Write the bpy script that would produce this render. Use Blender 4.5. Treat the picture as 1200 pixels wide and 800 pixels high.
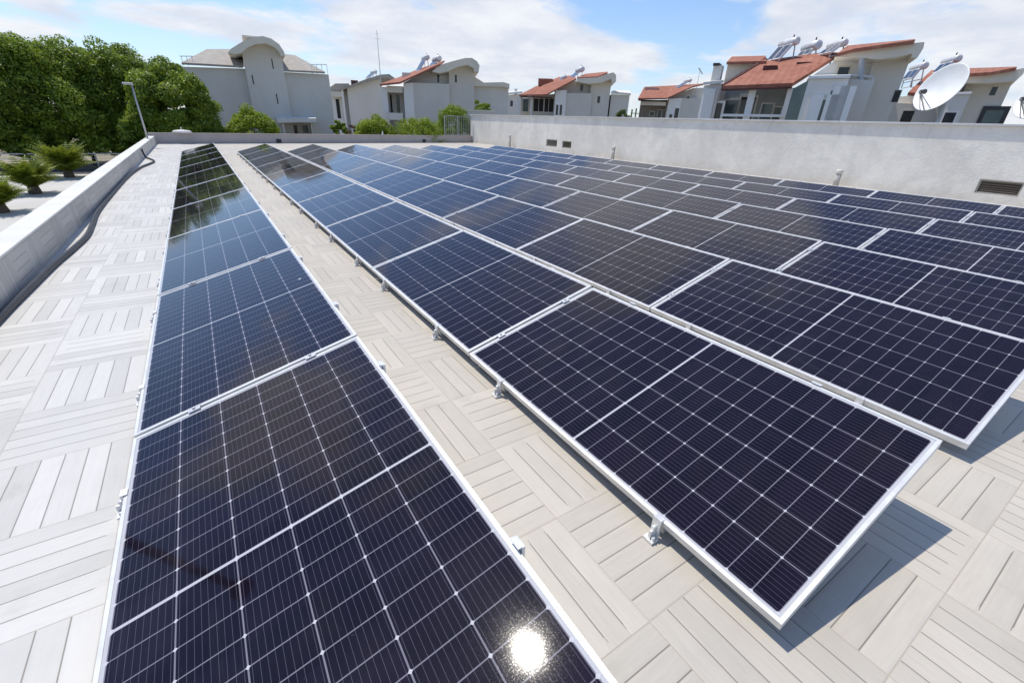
import bpy, bmesh, math, random
import numpy as np
from mathutils import Vector, Matrix

# ------------------------------------------------------------------ scene, camera, light
for o in list(bpy.data.objects):
    bpy.data.objects.remove(o)
S = bpy.context.scene
COL = S.collection
rad = math.radians

FOC, PITCH, ROLL, YAW, HC = 518.018, 0.4595, -0.0397, 0.5933, 1.3745
cy_, sy_ = math.cos(YAW), math.sin(YAW)
fw = Vector((sy_ * math.cos(PITCH), cy_ * math.cos(PITCH), -math.sin(PITCH)))
rt = Vector((cy_, -sy_, 0))
dn = fw.cross(rt)
cr_, sr_ = math.cos(ROLL), math.sin(ROLL)
RT = cr_ * rt + sr_ * dn
DN = -sr_ * rt + cr_ * dn
cd = bpy.data.cameras.new('camera')
cam = bpy.data.objects.new('camera', cd)
COL.objects.link(cam)
cd.sensor_width = 36
cd.lens = FOC / 1200 * 36
cd.clip_start, cd.clip_end = 0.05, 5000
M = Matrix((RT, -DN, -fw)).transposed().to_4x4()
M.translation = Vector((0, 0, HC))
cam.matrix_world = M
S.camera = cam

SUN_AZ, SUN_EL = rad(-24.1), rad(66.0)
w = bpy.data.worlds.new('World')
S.world = w
w.use_nodes = True
SKY_STRENGTH = 0.145
sd = bpy.data.lights.new('sun', 'SUN')
sd.energy = 4.0
sd.angle = rad(0.55)
sd.color = (1, 0.945, 0.85)
sun = bpy.data.objects.new('sun', sd)
COL.objects.link(sun)
sdir = Vector((math.sin(SUN_AZ) * math.cos(SUN_EL), math.cos(SUN_AZ) * math.cos(SUN_EL), math.sin(SUN_EL)))
sun.rotation_euler = sdir.to_track_quat('Z', 'Y').to_euler()
sun.location = (0, 0, 30)
S.view_settings.view_transform = 'Standard'
S.view_settings.look = 'None'
S.view_settings.exposure = 0.0
S.view_settings.gamma = 1
S.view_settings.use_curve_mapping = False


# ------------------------------------------------------------------ node expressions
class X:
    """a node socket (or number) that can be combined with + - * / and functions"""
    def __init__(s, t, v):
        s.t, s.v = t, v

    def op(s, o, *a, clamp=False):
        n = s.t.nodes.new('ShaderNodeMath')
        n.operation = o
        n.use_clamp = clamp
        for i, q in enumerate((s,) + a):
            q = q.v if isinstance(q, X) else q
            if isinstance(q, (int, float)):
                n.inputs[i].default_value = q
            else:
                s.t.links.new(q, n.inputs[i])
        return X(s.t, n.outputs[0])

    def __add__(s, o): return s.op('ADD', o)
    def __radd__(s, o): return s.op('ADD', o)
    def __sub__(s, o): return s.op('SUBTRACT', o)
    def __rsub__(s, o): return X(s.t, o).op('SUBTRACT', s)
    def __mul__(s, o): return s.op('MULTIPLY', o)
    def __rmul__(s, o): return s.op('MULTIPLY', o)
    def __truediv__(s, o): return s.op('DIVIDE', o)
    def lt(s, o): return s.op('LESS_THAN', o)
    def gt(s, o): return s.op('GREATER_THAN', o)
    def fl(s): return s.op('FLOOR')
    def fr(s): return s.op('FRACT')
    def ab(s): return s.op('ABSOLUTE')
    def mn(s, o): return s.op('MINIMUM', o)
    def mx(s, o): return s.op('MAXIMUM', o)
    def mod(s, o): return s.op('FLOORED_MODULO', o)
    def pw(s, o): return s.op('POWER', o)
    def cl(s): return s.op('ADD', 0.0, clamp=True)

    def ss(s, a, b):
        n = s.t.nodes.new('ShaderNodeMapRange')
        n.interpolation_type = 'SMOOTHSTEP'
        s.t.links.new(s.v, n.inputs['Value'])
        n.inputs['From Min'].default_value, n.inputs['From Max'].default_value = a, b
        return X(s.t, n.outputs['Result'])


def val(t, v):
    n = t.nodes.new('ShaderNodeValue')
    n.outputs[0].default_value = v
    return X(t, n.outputs[0])


def sep(t, sock):
    n = t.nodes.new('ShaderNodeSeparateXYZ')
    t.links.new(sock, n.inputs[0])
    return [X(t, n.outputs[i]) for i in range(3)]


def comb(t, x, y, z):
    n = t.nodes.new('ShaderNodeCombineXYZ')
    for i, q in enumerate((x, y, z)):
        if isinstance(q, X):
            t.links.new(q.v, n.inputs[i])
        else:
            n.inputs[i].default_value = q
    return n.outputs[0]


def mix(t, f, a, b):
    n = t.nodes.new('ShaderNodeMix')
    n.data_type = 'RGBA'
    for s_, q in ((0, f), (6, a), (7, b)):
        q = q.v if isinstance(q, X) else q
        if isinstance(q, (int, float)):
            n.inputs[s_].default_value = q
        elif isinstance(q, tuple):
            n.inputs[s_].default_value = (*q, 1)
        else:
            t.links.new(q, n.inputs[s_])
    return n.outputs[2]


def noise(t, vec, scale, detail=4, rough=.55, dist=0, col=False):
    n = t.nodes.new('ShaderNodeTexNoise')
    n.inputs['Scale'].default_value = scale
    n.inputs['Detail'].default_value = detail
    n.inputs['Roughness'].default_value = rough
    n.inputs['Distortion'].default_value = dist
    if vec is not None:
        t.links.new(vec, n.inputs['Vector'])
    return n.outputs['Color'] if col else X(t, n.outputs[0])


def wnoise(t, vec):
    n = t.nodes.new('ShaderNodeTexWhiteNoise')
    n.noise_dimensions = '3D'
    t.links.new(vec, n.inputs['Vector'])
    return X(t, n.outputs['Value'])


def new_mat(name):
    m = bpy.data.materials.new(name)
    m.use_nodes = True
    t = m.node_tree
    b = t.nodes['Principled BSDF']
    return m, t, b


def setc(t, b, key, v):
    if isinstance(v, X):
        v = v.v
    if isinstance(v, tuple):
        b.inputs[key].default_value = (*v, 1) if len(v) == 3 else v
    elif isinstance(v, (int, float)):
        b.inputs[key].default_value = v
    else:
        t.links.new(v, b.inputs[key])


def bump(t, b, h, strength=.3, dist=.01):
    n = t.nodes.new('ShaderNodeBump')
    n.inputs['Strength'].default_value = strength
    n.inputs['Distance'].default_value = dist
    t.links.new(h.v, n.inputs['Height'])
    t.links.new(n.outputs[0], b.inputs['Normal'])


def pos(t):
    return t.nodes.new('ShaderNodeNewGeometry').outputs['Position']


def objco(t):
    return t.nodes.new('ShaderNodeTexCoord').outputs['Object']


# world: Nishita sky with clouds mixed in by direction
def build_world():
    t = w.node_tree
    bg = t.nodes['Background']
    sky = t.nodes.new('ShaderNodeTexSky')
    sky.sky_type = 'NISHITA'
    sky.sun_disc = False
    sky.sun_elevation = SUN_EL
    sky.sun_rotation = SUN_AZ
    sky.altitude = 50
    sky.air_density = 1.0
    sky.dust_density = 0.3
    sky.ozone_density = 1.6
    co = t.nodes.new('ShaderNodeTexCoord').outputs['Generated']
    x, y, z = sep(t, co)
    zz = z.mx(0.0) + 0.16
    vec = comb(t, x / zz, y / zz, 3.7)
    n1 = noise(t, vec, 0.9, 9, .58, .35)
    n2 = noise(t, vec, 0.32, 3, .5)
    side = x * 0.86 + y * 0.5          # more cloud towards the right of the view
    dens = n1 * 0.72 + n2 * 0.4 + side * 0.075 - z * 0.075
    c = dens.ss(0.545, 0.635)
    n3 = noise(t, comb(t, x / zz, y / zz, 9.1), 2.1, 6, .6)
    shade = n3.ss(.3, .75)
    ccol = mix(t, shade, (4.9, 5.15, 5.8), (6.7, 6.7, 6.8))
    haze = (1.0 - z.ab()).pw(7.0) * 0.45
    sc = t.nodes.new('ShaderNodeVectorMath')
    sc.operation = 'MULTIPLY'
    t.links.new(sky.outputs[0], sc.inputs[0])
    sc.inputs[1].default_value = (.86, .99, 1.16)
    skyc = sc.outputs[0]
    base = mix(t, haze, skyc, (5.0, 5.3, 6.0))
    out = mix(t, c * 0.9, base, ccol)
    t.links.new(out, bg.inputs[0])
    bg.inputs[1].default_value = SKY_STRENGTH


build_world()


# ------------------------------------------------------------------ materials
def plain(name, col, rough=.6, metal=0.0, var=.12, scale=3.0, bumpy=0.0, spec=.5):
    m, t, b = new_mat(name)
    n = noise(t, objco(t), scale, 6, .6)
    f = n.ss(.25, .75)
    lo = tuple(c * (1 - var) for c in col)
    hi = tuple(min(1, c * (1 + var)) for c in col)
    setc(t, b, 'Base Color', mix(t, f, lo, hi))
    setc(t, b, 'Roughness', rough)
    setc(t, b, 'Metallic', metal)
    setc(t, b, 'Specular IOR Level', spec)
    if bumpy:
        bump(t, b, noise(t, objco(t), scale * 14, 4), bumpy, .01)
    return m


TS, TX, TY = 0.468, 0.862, 0.449        # tile size and phase of the paving


def plank_tiles(name, ax=0, ay=1, base=(.56, .545, .515)):
    """square tiles of six planks, laid in a basket weave (a and b: the two axes in the plane)"""
    m, t, b = new_mat(name)
    P = pos(t)
    c = sep(t, P)
    u = (c[ax] - TX) / TS
    v = (c[ay] - TY) / TS
    iu, iv = u.fl(), v.fl()
    fu, fv = u - iu, v - iv
    par = (iu + iv).mod(2.0).gt(.5)             # 1: planks run along the second axis
    across = fu * par + fv * (1.0 - par)
    along = fv * par + fu * (1.0 - par)
    k = (across * 6.0).fl()
    fk = across * 6.0 - k
    dk = fk.mn(1.0 - fk) * (TS / 6)             # metres to the groove
    ed = across.mn(1.0 - across) * TS
    ea = along.mn(1.0 - along) * TS
    edge = ed.mn(ea)
    rnd_t = wnoise(t, comb(t, iu, iv, 5.5))
    rnd_p = wnoise(t, comb(t, iu, iv, k + 11.5))
    short = .002 + rnd_t.gt(.62) * (.012 + rnd_p * .028)
    groove = (1.0 - dk.ss(.0010, .0031)) * ea.gt(short) * ed.gt(.02)
    seam = 1.0 - edge.ss(.0008, .003)
    grain_v = comb(t, u * (1.0 + par * 13.0), v * (14.0 - par * 13.0), iu * 3.1 + iv * 1.7 + k)
    grain = noise(t, grain_v, 3.2, 5, .6)
    big = noise(t, P, .55, 5, .6)
    spots = noise(t, P, 9.0, 5, .7)
    cold_side = 1.0 - c[0].ss(-.6, .4)
    lum = .87 + rnd_p * (.10 + .10 * cold_side) + rnd_t * .05 + (grain - .5) * .18 + (big - .5) * .34 + (spots - .5) * .12
    warm = (c[0] + (big - .5) * 3.0).ss(-.9, .9) * .9
    cold = mix(t, warm, base, tuple(base[i] * (.97, .905, .81)[i] for i in range(3)))
    col = t.nodes.new('ShaderNodeVectorMath')
    col.operation = 'SCALE'
    t.links.new(cold, col.inputs[0])
    t.links.new(lum.v, col.inputs['Scale'])
    c1 = mix(t, groove * .85, col.outputs[0], (.17, .15, .13))
    c2 = mix(t, seam * .55, c1, (.40, .34, .26))
    stain = noise(t, P, 1.7, 7, .7).ss(.56, .76) * .30 + noise(t, P, 42.0, 3, .7).ss(.70, .78) * .35
    c3 = mix(t, stain, c2, (.26, .23, .19))
    setc(t, b, 'Base Color', c3)
    setc(t, b, 'Roughness', .55 + (grain - .5) * .3)
    setc(t, b, 'Specular IOR Level', .4)
    # planks are very slightly domed and tilted against each other
    h = dk.ss(0, .012) * .5 + grain * .12 - seam * .4 + (fk - .5) * (rnd_p - .5) * .5
    bump(t, b, h, .55, .0035)
    return m


def cell_glass():
    """132 half-cut cells under glass; UV map in metres"""
    m, t, b = new_mat('cell_glass')
    uv = t.nodes.new('ShaderNodeUVMap')
    uv.uv_map = 'metres'
    x, y, _ = sep(t, uv.outputs[0])
    mg, pc, pr = .0235, (PW - .047) / 6, (PL - .047 - .009) / 22
    cx = (x - mg) / pc
    yy = y.mn(PL - y)
    cyy = (yy - mg) / pr
    fx = cx.fr()
    fy = cyy.fr()
    dx = fx.mn(1.0 - fx) * pc
    dy = fy.mn(1.0 - fy) * pr
    border = (x.mn(PW - x)).lt(mg - .001).mx(yy.lt(mg - .001))
    midbar = cyy.gt(11.0)
    gap = dx.lt(.0021).mx(dy.lt(.0016))
    dia = (dx + dy).lt(.0062)
    bus = ((fx * 9.0).fr() - .5).ab().lt(.030)
    fing = ((y * 260.0).fr() - .5).ab().lt(.16)
    oi = t.nodes.new('ShaderNodeObjectInfo')
    rnd = X(t, oi.outputs['Random'])
    cellr = wnoise(t, comb(t, cx.fl(), (y / pr).fl(), rnd * 50.0))
    cell = mix(t, cellr, (.0044, .0023, .0070), (.0080, .0043, .0125))
    cell = mix(t, fing * .035, cell, (.10, .10, .13))
    cell = mix(t, bus * .38, cell, (.20, .18, .23))
    c1 = mix(t, gap * .5, cell, (.36, .34, .40))
    c2 = mix(t, dia * .75, c1, (.60, .60, .62))
    c3 = mix(t, midbar.mx(border) * .85, c2, (.55, .55, .57))
    P = pos(t)
    dust = noise(t, P, 2.3, 8, .7).ss(.40, .85) * .022 + noise(t, P, 60.0, 2).ss(.72, .80) * .05
    c4 = mix(t, dust, c3, (.42, .39, .36))
    setc(t, b, 'Base Color', c4)
    setc(t, b, 'Roughness', .026 + noise(t, P, 5.0, 4) * .04 + noise(t, P, 300.0, 2).ss(.45, .8) * .035)
    setc(t, b, 'IOR', 1.36)
    vo = t.nodes.new('ShaderNodeTexVoronoi')
    vo.inputs['Scale'].default_value = 1.9
    t.links.new(P, vo.inputs['Vector'])
    vr = sep(t, vo.outputs['Color'])
    spot_ = X(t, vo.outputs['Distance']) + (noise(t, P, 70.0, 3) - .5) * .03
    drop = spot_.lt(.020) * vr[0].gt(.72)
    runs = noise(t, comb(t, x * 16.0, y * 1.3, rnd * 30.0), 1.0, 5, .6).ss(.58, .80) * .018
    c5 = mix(t, drop * .75 + runs, c4, (.62, .60, .55))
    setc(t, b, 'Base Color', c5)
    bump(t, b, noise(t, P, 420.0, 2) * .0048 + noise(t, P, 1.1, 2), .05, .01)
    return m


PW, PL, PT = 1.0145, 1.924, .035
M_FLOOR = plank_tiles('terrace_tiles')
M_PARA = plank_tiles('parapet_tiles', 1, 2, (.52, .50, .465))
M_PARATOP = plain('parapet_top', (.68, .66, .61), .6, 0, .08, 2.2, .1)
M_CELL = cell_glass()
M_ALU = plain('anodised_aluminium', (.74, .735, .72), .42, .35, .12, 9)
M_ALU2 = plain('galvanised_steel', (.55, .56, .57), .45, .6, .15, 8)
M_BACK = plain('panel_backsheet', (.72, .72, .72), .5)
M_DARK = plain('dark_rubber', (.035, .035, .04), .55, 0, .25, 12)
M_HOSE = plain('grey_conduit', (.03, .03, .035), .5, 0, .25, 9)
M_PIPE = plain('vent_plastic', (.50, .47, .42), .55, 0, .15, 10)
M_LAMP = plain('pole_paint', (.42, .43, .44), .45, .2, .1, 6)
M_DISH = plain('dish_paint', (.78, .78, .76), .45, 0, .05, 2)
M_DISHDARK = plain('dish_bracket', (.10, .09, .085), .5, .3)
M_CREAM = plain('cream_fascia', (.72, .66, .55), .8, 0, .08, .8, .1)
M_TANK = plain('tank_steel', (.60, .60, .60), .5, .25, .2, 3)
M_ROOM = plain('dark_interior', (.03, .032, .035), .8)
M_POT = plain('earth', (.14, .10, .07), .95, 0, .3, 3, .3)


def stucco(name, col, streak=.25, scale=1.0):
    m, t, b = new_mat(name)
    P = pos(t)
    x, y, z = sep(t, P)
    n1 = noise(t, P, .45 * scale, 6, .65)
    n2 = noise(t, comb(t, x * 1.6, y * 1.6, z * .9), 1.1 * scale, 6, .65)
    n3 = noise(t, P, 11.0, 4, .7)
    f = (n1 * .5 + n2 * .5).ss(.36, .66)
    lo = tuple(c * (1 - streak) for c in col)
    c = mix(t, f, lo, col)
    c = mix(t, n3.ss(.62, .80) * .28, c, tuple(q * .55 for q in col))
    setc(t, b, 'Base Color', c)
    setc(t, b, 'Roughness', .85)
    setc(t, b, 'Specular IOR Level', .25)
    bump(t, b, noise(t, P, 26.0, 5) + n3 * .5, .35, .006)
    return m




def weathered():
    m, t, b = new_mat('weathered_render')
    P = pos(t)
    x, y, z = sep(t, P)
    n1 = noise(t, P, .55, 8, .68, .4)
    n2 = noise(t, P, 3.2, 7, .7)
    run = noise(t, comb(t, x, y * 2.6, z * .28), 1.5, 6, .65)
    c = mix(t, n1.ss(.36, .64), (.72, .675, .605), (.87, .82, .735))
    c = mix(t, n2.ss(.42, .74) * .5, c, (.62, .59, .55))
    c = mix(t, run.ss(.56, .78) * .38 * z.ss(.2, 1.75), c, (.40, .385, .36))
    c = mix(t, noise(t, P, 15.0, 4, .75).ss(.62, .75) * .38, c, (.36, .34, .31))
    c = mix(t, (1.0 - z.ss(.0, .38)) * n2 * .6, c, (.55, .49, .40))
    vo = t.nodes.new('ShaderNodeTexVoronoi')
    vo.feature = 'DISTANCE_TO_EDGE'
    vo.inputs['Scale'].default_value = .42
    t.links.new(comb(t, x, y + (n2 - .5) * .35, z + (n1 - .5) * .9), vo.inputs['Vector'])
    crack = (1.0 - X(t, vo.outputs['Distance']).ss(.0005, .0035)) * n1.ss(.50, .60) * .22
    c = mix(t, crack, c, (.26, .245, .22))
    setc(t, b, 'Base Color', c)
    setc(t, b, 'Roughness', .9)
    setc(t, b, 'Specular IOR Level', .2)
    bump(t, b, noise(t, P, 24.0, 6) + n2 * 1.2, .6, .012)
    return m


M_WALL = weathered()
M_COPE = stucco('coping_render', (.60, .60, .59), .15)
M_BWALL = stucco('back_parapet_render', (.46, .415, .395), .14)
M_H1 = stucco('grey_render', (.68, .65, .595), .10, .5)
M_H2 = stucco('pale_render', (.76, .73, .675), .10, .5)
M_H3 = stucco('white_render', (.84, .82, .78), .08, .5)
M_BEIGE = plain('beige_roof', (.37, .335, .29), .9, 0, .14, 2.5, .2)
M_PAVE = plain('white_paving', (.52, .50, .46), .8, 0, .08, .7)
M_BARK = plain('bark', (.10, .075, .055), .95, 0, .35, 6, .5)
M_ASPH = plain('asphalt', (.055, .055, .058), .9, 0, .2, 1)


def rooftile():
    m, t, b = new_mat('terracotta_tiles')
    P = objco(t)
    x, y, z = sep(t, P)
    a = (x * 3.6).fr()
    r = ((y * .9 + z * 1.6) * 2.4).fr()
    n = noise(t, P, 1.5, 6, .65)
    k = wnoise(t, comb(t, (x * 3.6).fl(), ((y * .9 + z * 1.6) * 2.4).fl(), 1.0))
    c = mix(t, n.ss(.3, .7), (.31, .11, .068), (.42, .18, .115))
    c = mix(t, k * .5, c, (.27, .085, .05))
    line = (1.0 - r.ss(0, .14)) * .45
    c = mix(t, line, c, (.12, .05, .035))
    setc(t, b, 'Base Color', c)
    setc(t, b, 'Roughness', .85)
    h = (a - .5).ab() * 1.2 + r * .5
    bump(t, b, h, .6, .05)
    return m


M_RED = rooftile()
M_REDEDGE = plain('dark_tile_edge', (.09, .035, .03), .85, 0, .2, 3)


def glass(name, col, rough=.08):
    m, t, b = new_mat(name)
    n = noise(t, objco(t), .8, 3)
    setc(t, b, 'Base Color', mix(t, n.ss(.3, .7), col, tuple(c * 1.7 for c in col)))
    setc(t, b, 'Roughness', rough)
    return m


M_GLASS = glass('window_glass', (.012, .015, .017))
M_GREENGLASS = glass('veranda_glass', (.07, .10, .10), .12)
M_COLLECT = glass('collector_glass', (.02, .03, .055), .1)


def leafmat(name, lo, hi, tr=.33):
    m, t, b = new_mat(name)
    g = t.nodes.new('ShaderNodeNewGeometry')
    r = X(t, g.outputs['Random Per Island'])
    n = noise(t, objco(t), .9, 3)
    f = (r * .6 + n.ss(.3, .7) * .4).pw(1.35)
    c = mix(t, f, lo, hi)
    setc(t, b, 'Base Color', c)
    setc(t, b, 'Roughness', .5)
    setc(t, b, 'Specular IOR Level', .35)
    tn = t.nodes.new('ShaderNodeBsdfTranslucent')
    t.links.new(mix(t, .5, c, tuple(q * 1.6 for q in hi)), tn.inputs[0])
    mx = t.nodes.new('ShaderNodeMixShader')
    mx.inputs[0].default_value = tr
    t.links.new(b.outputs[0], mx.inputs[1])
    t.links.new(tn.outputs[0], mx.inputs[2])
    t.links.new(mx.outputs[0], t.nodes['Material Output'].inputs[0])
    return m


M_LEAF = leafmat('leaf_dense_green', (.045, .10, .013), (.33, .43, .045))
M_LEAF2 = leafmat('leaf_yellow_green', (.08, .145, .010), (.36, .45, .035))
M_LEAF3 = leafmat('leaf_olive', (.05, .09, .02), (.15, .20, .05))
M_LEAFP = leafmat('leaf_pinkish', (.16, .09, .07), (.34, .22, .17))
M_FROND = leafmat('frond_green', (.07, .11, .008), (.25, .29, .03), .35)


def earth():
    m, t, b = new_mat('ground_earth')
    P = pos(t)
    n = noise(t, P, .12, 8, .65)
    n2 = noise(t, P, 2.5, 6, .7)
    c = mix(t, n.ss(.4, .6), (.22, .19, .12), (.40, .345, .27))
    c = mix(t, n2.ss(.35, .7) * .5, c, (.07, .075, .035))
    setc(t, b, 'Base Color', c)
    setc(t, b, 'Roughness', .95)
    bump(t, b, n2, .6, .05)
    return m


M_EARTH = earth()


# ------------------------------------------------------------------ object helpers
def link(name, me, parent=None):
    o = bpy.data.objects.new(name, me)
    COL.objects.link(o)
    if parent:
        o.parent = parent
    return o


def empty(name, loc=(0, 0, 0), rz=0):
    o = link(name, None)
    o.location = loc
    o.rotation_euler = (0, 0, rz)
    o.empty_display_size = .2
    return o


def tag(o, label, cat, group=None):
    o['label'] = label
    o['category'] = cat
    if group:
        o['group'] = group
    return o


def kind(o, k='structure'):
    o['kind'] = k
    return o


class MB:
    def __init__(s):
        s.b = bmesh.new()

    def box(s, x0, x1, y0, y1, z0, z1, mat=None):
        vs = [s.b.verts.new(Vector(p)) for p in
              ((x0, y0, z0), (x1, y0, z0), (x1, y1, z0), (x0, y1, z0), (x0, y0, z1), (x1, y0, z1), (x1, y1, z1), (x0, y1, z1))]
        if mat is not None:
            for v in vs:
                v.co = mat @ v.co
        for f in ((3, 2, 1, 0), (4, 5, 6, 7), (0, 1, 5, 4), (1, 2, 6, 5), (2, 3, 7, 6), (3, 0, 4, 7)):
            s.b.faces.new([vs[i] for i in f])
        return s

    def bar(s, p, q, r, r2=None, n=4, up=None):
        """a straight bar (n sides) from p to q"""
        p, q = Vector(p), Vector(q)
        d = (q - p).normalized()
        u = Vector(up) if up else (Vector((0, 0, 1)) if abs(d.z) < .9 else Vector((1, 0, 0)))
        a = d.cross(u).normalized()
        c = a.cross(d)
        r2 = r if r2 is None else r2
        off = math.pi / n
        A = [s.b.verts.new(p + r * (a * math.cos(off + 2 * math.pi * i / n) + c * math.sin(off + 2 * math.pi * i / n))) for i in range(n)]
        B = [s.b.verts.new(q + r2 * (a * math.cos(off + 2 * math.pi * i / n) + c * math.sin(off + 2 * math.pi * i / n))) for i in range(n)]
        for i in range(n):
            s.b.faces.new((A[i], A[(i + 1) % n], B[(i + 1) % n], B[i]))
        s.b.faces.new(A[::-1])
        s.b.faces.new(B)
        return s

    def tube(s, pts, r, n=8):
        pts = [Vector(p) for p in pts]
        rings = []
        for i, p in enumerate(pts):
            d = (pts[min(i + 1, len(pts) - 1)] - pts[max(i - 1, 0)]).normalized()
            u = Vector((0, 0, 1)) if abs(d.z) < .95 else Vector((1, 0, 0))
            a = d.cross(u).normalized()
            c = a.cross(d)
            rr = r[i] if isinstance(r, (list, tuple)) else r
            rings.append([s.b.verts.new(p + rr * (a * math.cos(2 * math.pi * k / n) + c * math.sin(2 * math.pi * k / n))) for k in range(n)])
        for A, B in zip(rings, rings[1:]):
            for k in range(n):
                f = s.b.faces.new((A[k], A[(k + 1) % n], B[(k + 1) % n], B[k]))
                f.smooth = True
        s.b.faces.new(rings[0][::-1])
        s.b.faces.new(rings[-1])
        return s

    def lathe(s, prof, n=24, mat=None):
        rings = []
        for (r, z) in prof:
            ring = []
            for k in range(n):
                v = Vector((r * math.cos(2 * math.pi * k / n), r * math.sin(2 * math.pi * k / n), z))
                ring.append(s.b.verts.new(mat @ v if mat is not None else v))
            rings.append(ring)
        for A, B in zip(rings, rings[1:]):
            for k in range(n):
                f = s.b.faces.new((A[k], A[(k + 1) % n], B[(k + 1) % n], B[k]))
                f.smooth = True
        s.b.faces.new(rings[0][::-1])
        s.b.faces.new(rings[-1])
        return s

    def prism(s, front, back):
        """two matching outlines joined to a solid"""
        A = [s.b.verts.new(Vector(p)) for p in front]
        B = [s.b.verts.new(Vector(p)) for p in back]
        n = len(A)
        s.b.faces.new(A)
        s.b.faces.new(B[::-1])
        for i in range(n):
            s.b.faces.new((A[i], B[i], B[(i + 1) % n], A[(i + 1) % n]))
        return s

    def build(s, name, mat, parent=None, bevel=0):
        if bevel:
            bmesh.ops.bevel(s.b, geom=list(s.b.edges), offset=bevel, segments=1, affect='EDGES')
        bmesh.ops.recalc_face_normals(s.b, faces=s.b.faces)
        big = [f for f in s.b.faces if len(f.verts) > 4]
        if big:
            bmesh.ops.triangulate(s.b, faces=big)
        me = bpy.data.meshes.new(name)
        s.b.to_mesh(me)
        s.b.free()
        me.materials.append(mat)
        return link(name, me, parent)


def ray(u, v):
    """direction of sight of a point of the 1200 x 800 photograph (used as a survey of the place)"""
    return RT * ((u - 600) / FOC) + DN * ((v - 400) / FOC) + fw


def spot(u, D, z=0.0):
    d = ray(u, 140)
    k = D / math.hypot(d.x, d.y)
    return Vector((d.x * k, d.y * k, z))


def height(u, v, D):
    d = ray(u, v)
    return HC + d.z * D / math.hypot(d.x, d.y)


ZG = -1.2

# ------------------------------------------------------------------ ground
me = bpy.data.meshes.new('ground')
G = 2500
me.from_pydata([(-G, -G, ZG - .02), (G, -G, ZG - .02), (G, G, ZG - .02), (-G, G, ZG - .02)], [], [(0, 1, 2, 3)])
me.materials.append(M_EARTH)
kind(link('ground', me))
me = bpy.data.meshes.new('paved_yard')
me.from_pydata([(-14, -6, ZG), (-1.75, -6, ZG), (-1.75, 26.2, ZG), (-14, 26.2, ZG)], [], [(0, 1, 2, 3)])
me.materials.append(M_PAVE)
kind(link('paved_yard', me))
me = bpy.data.meshes.new('yard_path')
me.from_pydata([(-18, 26.2, ZG), (-1.9, 26.2, ZG), (-1.9, 28.4, ZG), (-18, 28.4, ZG)], [], [(0, 1, 2, 3)])
me.materials.append(M_ASPH)
kind(link('yard_path', me))

# terrace slab with its tiles
XL, XR = -1.46, 16.2
BY = lambda x: 25.79 + (x + 1.46) * .2383      # line of the back parapet
mb = MB()
fp = [(-1.62, -7), (16.4, -7), (16.4, BY(16.4) + .2), (-1.62, BY(-1.62) + .2)]
mb.prism([(x, y, 0) for x, y in fp], [(x, y, ZG - .3) for x, y in fp])
kind(mb.build('terrace_floor', M_FLOOR))

# left parapet
t_ = empty('tiled_parapet', (-1.56, 10, 0))
mb = MB()
mb.box(-1.665 + 1.56, XL + 1.56, -17, BY(-1.46) - 10 - .005, 0, .285)
mb.build('wall', M_PARA, t_)
mb = MB()
mb.box(-1.68 + 1.56, XL + 1.562, -17, BY(-1.46) - 10 - .005, .287, .312)
mb.build('coping', M_PARATOP, t_, .004)
tag(t_, 'low left parapet clad in plank tiles with a bright white top', 'parapet')

# back parapet
t_ = empty('rendered_parapet', (7, BY(7), 0))
mb = MB()
T = .18
A0, A1 = (-1.66, BY(-1.66)), (16.19, BY(16.19))
for (z0, z1, o0, o1, nm, mt) in ((0, .40, 0, T, 'wall', M_BWALL), (.402, .435, -.02, T + .02, 'coping', M_BWALL)):
    mb = MB()
    pts = [(A0[0], A0[1] + o0), (A1[0], A1[1] + o0), (A1[0], A1[1] + o1), (A0[0], A0[1] + o1)]
    mb.prism([(x - 7, y - BY(7), z0) for x, y in pts], [(x - 7, y - BY(7), z1) for x, y in pts])
    mb.build(nm, mt, t_)
tag(t_, 'low mauve-grey rendered parapet across the far end of the terrace', 'parapet')

# right wall with three recesses
YE = BY(XR) + .25
HW = 1.70
HOLES = [(2.62, 3.42, .20, .53), (19.28, 20.02, .26, .60), (20.46, 21.42, .26, .62)]
t_ = empty('rendered_wall', (16.35, 12, 0))
mb = MB()
y = -7.0
ox, oy = 16.35, 12
for (a, b_, z0, z1) in HOLES:
    mb.box(XR - ox, .25, y - oy, a - oy, 0, HW)
    mb.box(XR - ox, .25, a - oy, b_ - oy, 0, z0)
    mb.box(XR - ox, .25, a - oy, b_ - oy, z1, HW)
    mb.box(.11, .25, a - oy, b_ - oy, z0, z1)
    y = b_
mb.box(XR - ox, .25, y - oy, YE - oy, 0, HW)
bmesh.ops.remove_doubles(mb.b, verts=mb.b.verts, dist=1e-4)
mb.build('wall', M_WALL, t_)
mb = MB()
yy = -7.0
while yy < YE + .02:
    y2 = min(yy + 2.0, YE + .03)
    mb.box(XR - ox - .06, .30, yy - oy + .004, y2 - oy - .004, HW + .002, HW + .055)
    yy += 2.0
mb.build('coping', M_COPE, t_, .006)
tag(t_, 'tall weathered grey-white rendered wall along the right side of the terrace', 'wall')
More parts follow.
